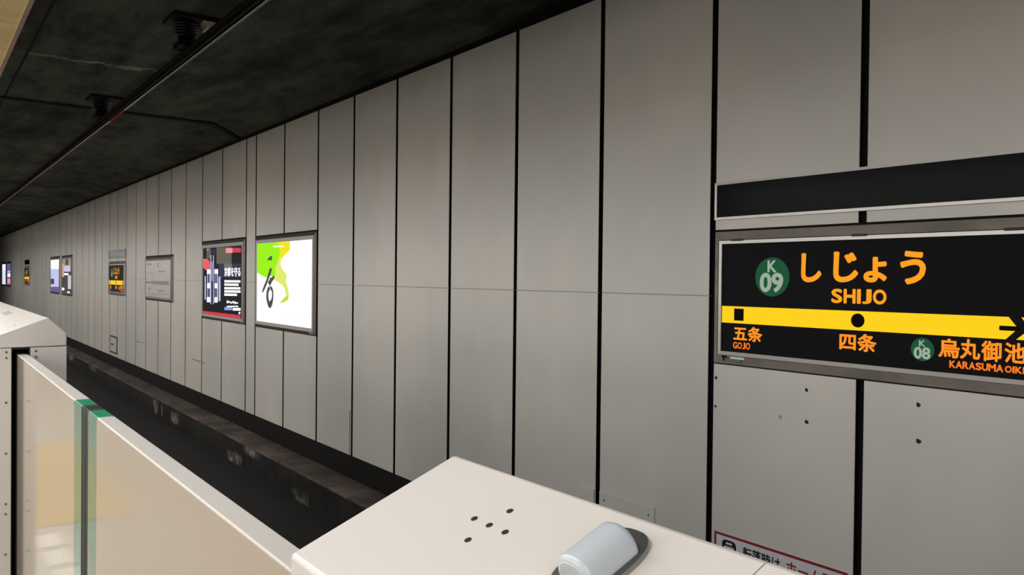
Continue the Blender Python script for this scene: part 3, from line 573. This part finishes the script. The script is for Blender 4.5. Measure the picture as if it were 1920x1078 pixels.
# ---------------------------------------------------------------- overhead conductor rail, its supports, conduit
t = thing('overhead_conductor_rail', P(0, 1.95, 2.0), 'dark overhead conductor rail running the length of the track under the ceiling', 'conductor rail')
b = MB().use(M['rail_dark']); b.prism_x([(1.950,1.955),(1.992,1.955),(1.992,1.968),(1.980,1.974),(1.980,2.008),(1.996,2.014),(1.996,2.026),(1.934,2.026),(1.934,2.014),(1.962,2.008),(1.962,1.974),(1.950,1.968)], XL, XR); b.build('rail_beam', parent=t)
b = MB().use(M['contact']); b.tube([P(XL, 1.985, 1.944), P(XR, 1.985, 1.944)], .012, 12); wire = b.build('contact_wire', parent=t)
b = MB().use(M['glint_red']); b.tube([P(-11.05, 1.985, 1.944), P(-10.2, 1.985, 1.944)], .0135, 12); tag(b.build('glint_band', parent=t), 'red band painted on the contact wire as a glint of the lit sign')
def rail_support(x):
    t = thing('rail_support', P(x, 1.95, 2.3), 'dark ribbed insulator bracket holding the overhead rail, upper left of frame', 'rail support', 'insulator brackets of the overhead rail')
    b = MB().use(M['rail_dark']); b.box(x-.20, x+.20, 1.80, 2.34, 2.262, 2.302, .004); b.build('base_plate', parent=t)
    prof = [(.05, 2.262)]
    for k in range(5):
        h = 2.25-k*.026; prof += [(.07, h), (.115, h-.008), (.115, h-.013), (.07, h-.019)]
    prof += [(.07, 2.13), (.07, 2.086)]
    b = MB().use(M['insulator']); b.lathe(x, 1.95, prof); b.build('insulator', parent=t)
    b = MB().use(M['rail_dark']); b.box(x-.12, x+.12, 1.87, 2.06, 2.028, 2.085, .006); b.build('clamp', parent=t)
    b = MB().use(M['plate_lit_pale']); b.prism_x([(2.05,2.262),(2.17,2.262),(2.14,2.20),(2.08,2.20)], x+.02, x+.19, .003); b.build('stiffener', parent=t)  # added plate, coloured pale as a lit patch
    return t
r0 = rail_support(-7.45)
for x in (-3.5, -11.45):
    c = copy_tree(r0); c.location.x = x
    for ch in children(c):
        if ch.name.startswith('stiffener'): bpy.data.objects.remove(ch)
    c['label'] = {-3.5: 'dark insulator bracket of the overhead rail just above the top of the photo', -11.45: 'dark insulator bracket right beside the painted red glint on the overhead rail'}[x]
r0['label'] = 'ribbed dark insulator bracket with plate painted pale as if lit, nearest in view on overhead rail'
b = MB().use(M['conduit']); b.tube([P(-12.22, .38, 2.285), P(-12.22, 3.58, 2.285), P(-12.26, 3.66, 2.275), P(-12.45, 4.07, 2.155)], .028, 10)
b.tube([P(-12.33, .38, 2.288), P(-12.33, 3.55, 2.288), P(-12.36, 3.62, 2.28), P(-12.55, 4.07, 2.155)], .015, 8)
tag(b.build('ceiling_conduit'), 'dark conduit crossing the black ceiling down to the wall top', 'conduit')
for y, l in ((1.33, 'running rail on the track bed next to the platform'), (2.77, 'running rail on the track bed next to the wall ledge')):
    b = MB().use(M['rail']); y0 = y
    b.prism_x([(y-.062,-2.735),(y+.062,-2.735),(y+.062,-2.722),(y+.012,-2.705),(y+.010,-2.625),(y+.034,-2.610),(y+.034,-2.585),(y-.034,-2.585),(y-.034,-2.610),(y-.010,-2.625),(y-.012,-2.705),(y-.062,-2.722)], XL, XR)
    tag(b.build('running_rail'), l, 'rail')

# ---------------------------------------------------------------- platform screen doors
SL = (.219-.300)/( .325-.535)          # slope of the lid
def slope_h(y): return -.300 + (y-.325)*SL
e2 = Vector((0, 1, SL)).normalized(); e3 = Vector((0, -SL, 1)).normalized(); e1 = Vector((1, 0, 0))
def on_lid(cx, cy, a, bb, c): return Vector(P(cx, cy, slope_h(cy))) + e1*a + e2*bb + e3*c
def cabinet(xa, xb, slot_end, label, seams=()):
    """xa<xb; slot_end is the end face the door leaf slides out of"""
    s = 1 if slot_end == xb else -1
    t = thing('door_cabinet', P((xa+xb)/2, .47, -1.65), label, 'platform door cabinet', 'cabinets of the platform screen doors')
    lids = [xa] + sorted(seams) + [xb]
    for a, c in zip(lids, lids[1:]):
        g0 = .0008 if a != xa else 0; g1 = .0008 if c != xb else 0
        b = MB().use(M['cream']); b.prism_x([(.325,-.364),(.325,-.300),(.535,-.219),(.620,-.300),(.620,-.364)], a+g0, c-g1, .005, sharp=[q for q, g in ((a+g0, g0), (c-g1, g1)) if g]); b.build('lid', parent=t)
    for ya, yb, nm in ((.325, .383, 'front_panel'), (.460, .620, 'rear_panel')):
        b = MB().use(M['cream']); b.box(xa+.002, xb-.002, ya+.0015, yb, -1.65, -.3665, .002); b.build(nm, parent=t)
    bk = slot_end - s*.42
    b = MB().use(M['dark_slot']); b.box(min(bk, bk-s*.02), max(bk, bk-s*.02), .384, .459, -1.65, -.372)
    b.box(min(bk, slot_end-s*.003), max(bk, slot_end-s*.003), .384, .459, -.374, -.3665)
    b.box(min(bk, slot_end-s*.001), max(bk, slot_end-s*.001), .383, .386, -1.65, -.3665); b.box(min(bk, slot_end-s*.001), max(bk, slot_end-s*.001), .457, .460, -1.65, -.3665)
    b.build('slot_liner', parent=t)
    for h in (-.384, -.412, -.63, -.878, -1.125, -1.174, -1.372):
        for y in ((.361, .485) if h > -.5 else (.361,)):
            b = MB().use(M['screw']); rows = [[(slot_end+s*d, y+r*math.cos(2*math.pi*k/10), h+H+r*math.sin(2*math.pi*k/10)) for k in range(10)] for r, d in ((.0055, -.003), (.0055, .0012), (.003, .0022))]
            V = b.grid(rows, closed=True); b.bm.faces.new(V[-1]); b.build('screw', parent=t)
    return t
def lid_holes(t, cx, cy):
    for da, db in ((0, 0), (.0265, 0), (-.0265, 0), (0, .0275), (0, -.0275)):
        b = MB().use(M['hole']); r = .0038
        V = b.grid([[on_lid(cx, cy, da+r*math.cos(2*math.pi*k/14), db+r*math.sin(2*math.pi*k/14), z) for k in range(14)] for z in (-.001, .0005)], closed=True)
        f = b.bm.faces.new(V[-1]); b.build('speaker_hole', parent=t)
left = cabinet(-8.9, -4.534, -4.534, 'far cream platform door cabinet with a ridged lid at the left edge', (-6.9,))
lid_holes(left, -4.74, .413)
b = MB().use(mat('lid_sticker_grey', (150,144,138), .6)); V = b.grid([[on_lid(-5.76, .462, a, c, z) for a, c in ((-.16,-.02), (.16,-.02), (.16,.02), (-.16,.02))] for z in (-.0005, .0006)], closed=True); b.bm.faces.new(V[-1]); tag(b.build('grey_sticker', parent=left), 'faint grey sticker')
right = cabinet(-.820, 1.60, -.820, 'near cream platform door cabinet in front, with a grey signal lamp on its sloped lid', (-.368,))
lid_holes(right, -.6397, .4606)
# signal lamp on the near lid
LX, LY, RX, RY = -.4875, .468, .0305, .051
b = MB().use(M['chrome']); nn = 40
def oval(sx, sy, k, p=2.6): 
    a = 2*math.pi*k/nn; c_, s_ = math.cos(a), math.sin(a)
    return (sx*math.copysign(abs(c_)**(2/p), c_), sy*math.copysign(abs(s_)**(2/p), s_))
rows = [[on_lid(LX, LY, *oval(RX*q, RY*q, k), z) for k in range(nn)] for q, z in ((1, -.001), (1, .002), (.985, .0045), (.95, .006), (.60, .006))]
V = b.grid(rows, closed=True, smooth=True); b.bm.faces.new(V[-1]); lampb = b.build('signal_lamp', parent=right)
b = MB().use(M['dome']); HW, HT, BL, FR = .0222, .0245, .031, .006
rows = []
def section(bb, k_):                      # rounded half section, shrunk by k_ at the filleted ends
    w, t_ = HW-k_, HT-k_; r_ = []
    for i in range(25):
        a = math.pi*i/24; c_, s_ = math.cos(a), math.sin(a)
        r_.append(on_lid(LX+.003, LY-.001, w*math.copysign(abs(c_)**(2/2.3), c_), bb, .005+t_*abs(s_)**(2/2.3)))
    return r_
for i in range(7):
    a = math.pi/2*i/6; rows.append(section(-BL+FR*(1-math.cos(a)), FR*(1-math.sin(a))))
rows += [section(BL*q, 0) for q in (-.3, .3)]
for i in range(7):
    a = math.pi/2*(1-i/6); rows.append(section(BL-FR*1.6*(1-math.cos(a)), FR*1.6*(1-math.sin(a))))
V = b.grid(rows, smooth=True)
for row in (V[0], V[-1]): f = b.bm.faces.new(row); f.smooth = False
tag(b.build('lamp_dome', parent=lampb), 'grey translucent lamp dome')

def leaf(x0, x1, green_end, label):
    """door leaf; green_end = the meeting edge"""
    s = 1 if green_end == x1 else -1
    t = thing('door_leaf', P((x0+x1)/2, .43, -1.62), label, 'platform screen door', 'sliding leaves of the platform screen door')
    g0, g1 = green_end - s*.056, green_end - s*.190     # seal start, green start
    other = x0 if s > 0 else x1
    b = MB().use(M['cream']); b.box(min(other, g1), max(other, g1), .4105, .453, -1.62, -.400, .0022); core = b.build('leaf_panel', parent=t)
    b = MB().use(M['cream_gloss']); b.box(min(other, g1), max(other, g1), .4085, .4115, -1.60, -.4035); b.build('glazed_front', parent=t)
    b = MB().use(M['green_top']); b.box(min(g0, g1), max(g0, g1), .4105, .453, -1.62, -.400, .0022); gb = b.build('green_band', parent=t)
    b = MB().use(M['green_gloss']); b.box(min(g0, g1), max(g0, g1), .4085, .4115, -1.60, -.4035); tag(b.build('green_glazing', parent=gb), 'green glazed front of the band')
    b = MB().use(M['rubber']); e = green_end - s*.002
    b.box(min(g0, e), max(g0, e), .411, .453, -1.62, -.4008, .002); b.build('edge_seal', parent=t)
    return t
leaf(-4.90, -2.640, -2.640, 'left door leaf with green end band, sliding out of the far cabinet')
leaf(-2.636, -.46, -2.636, 'right door leaf with green end band, running up to the near cabinet')
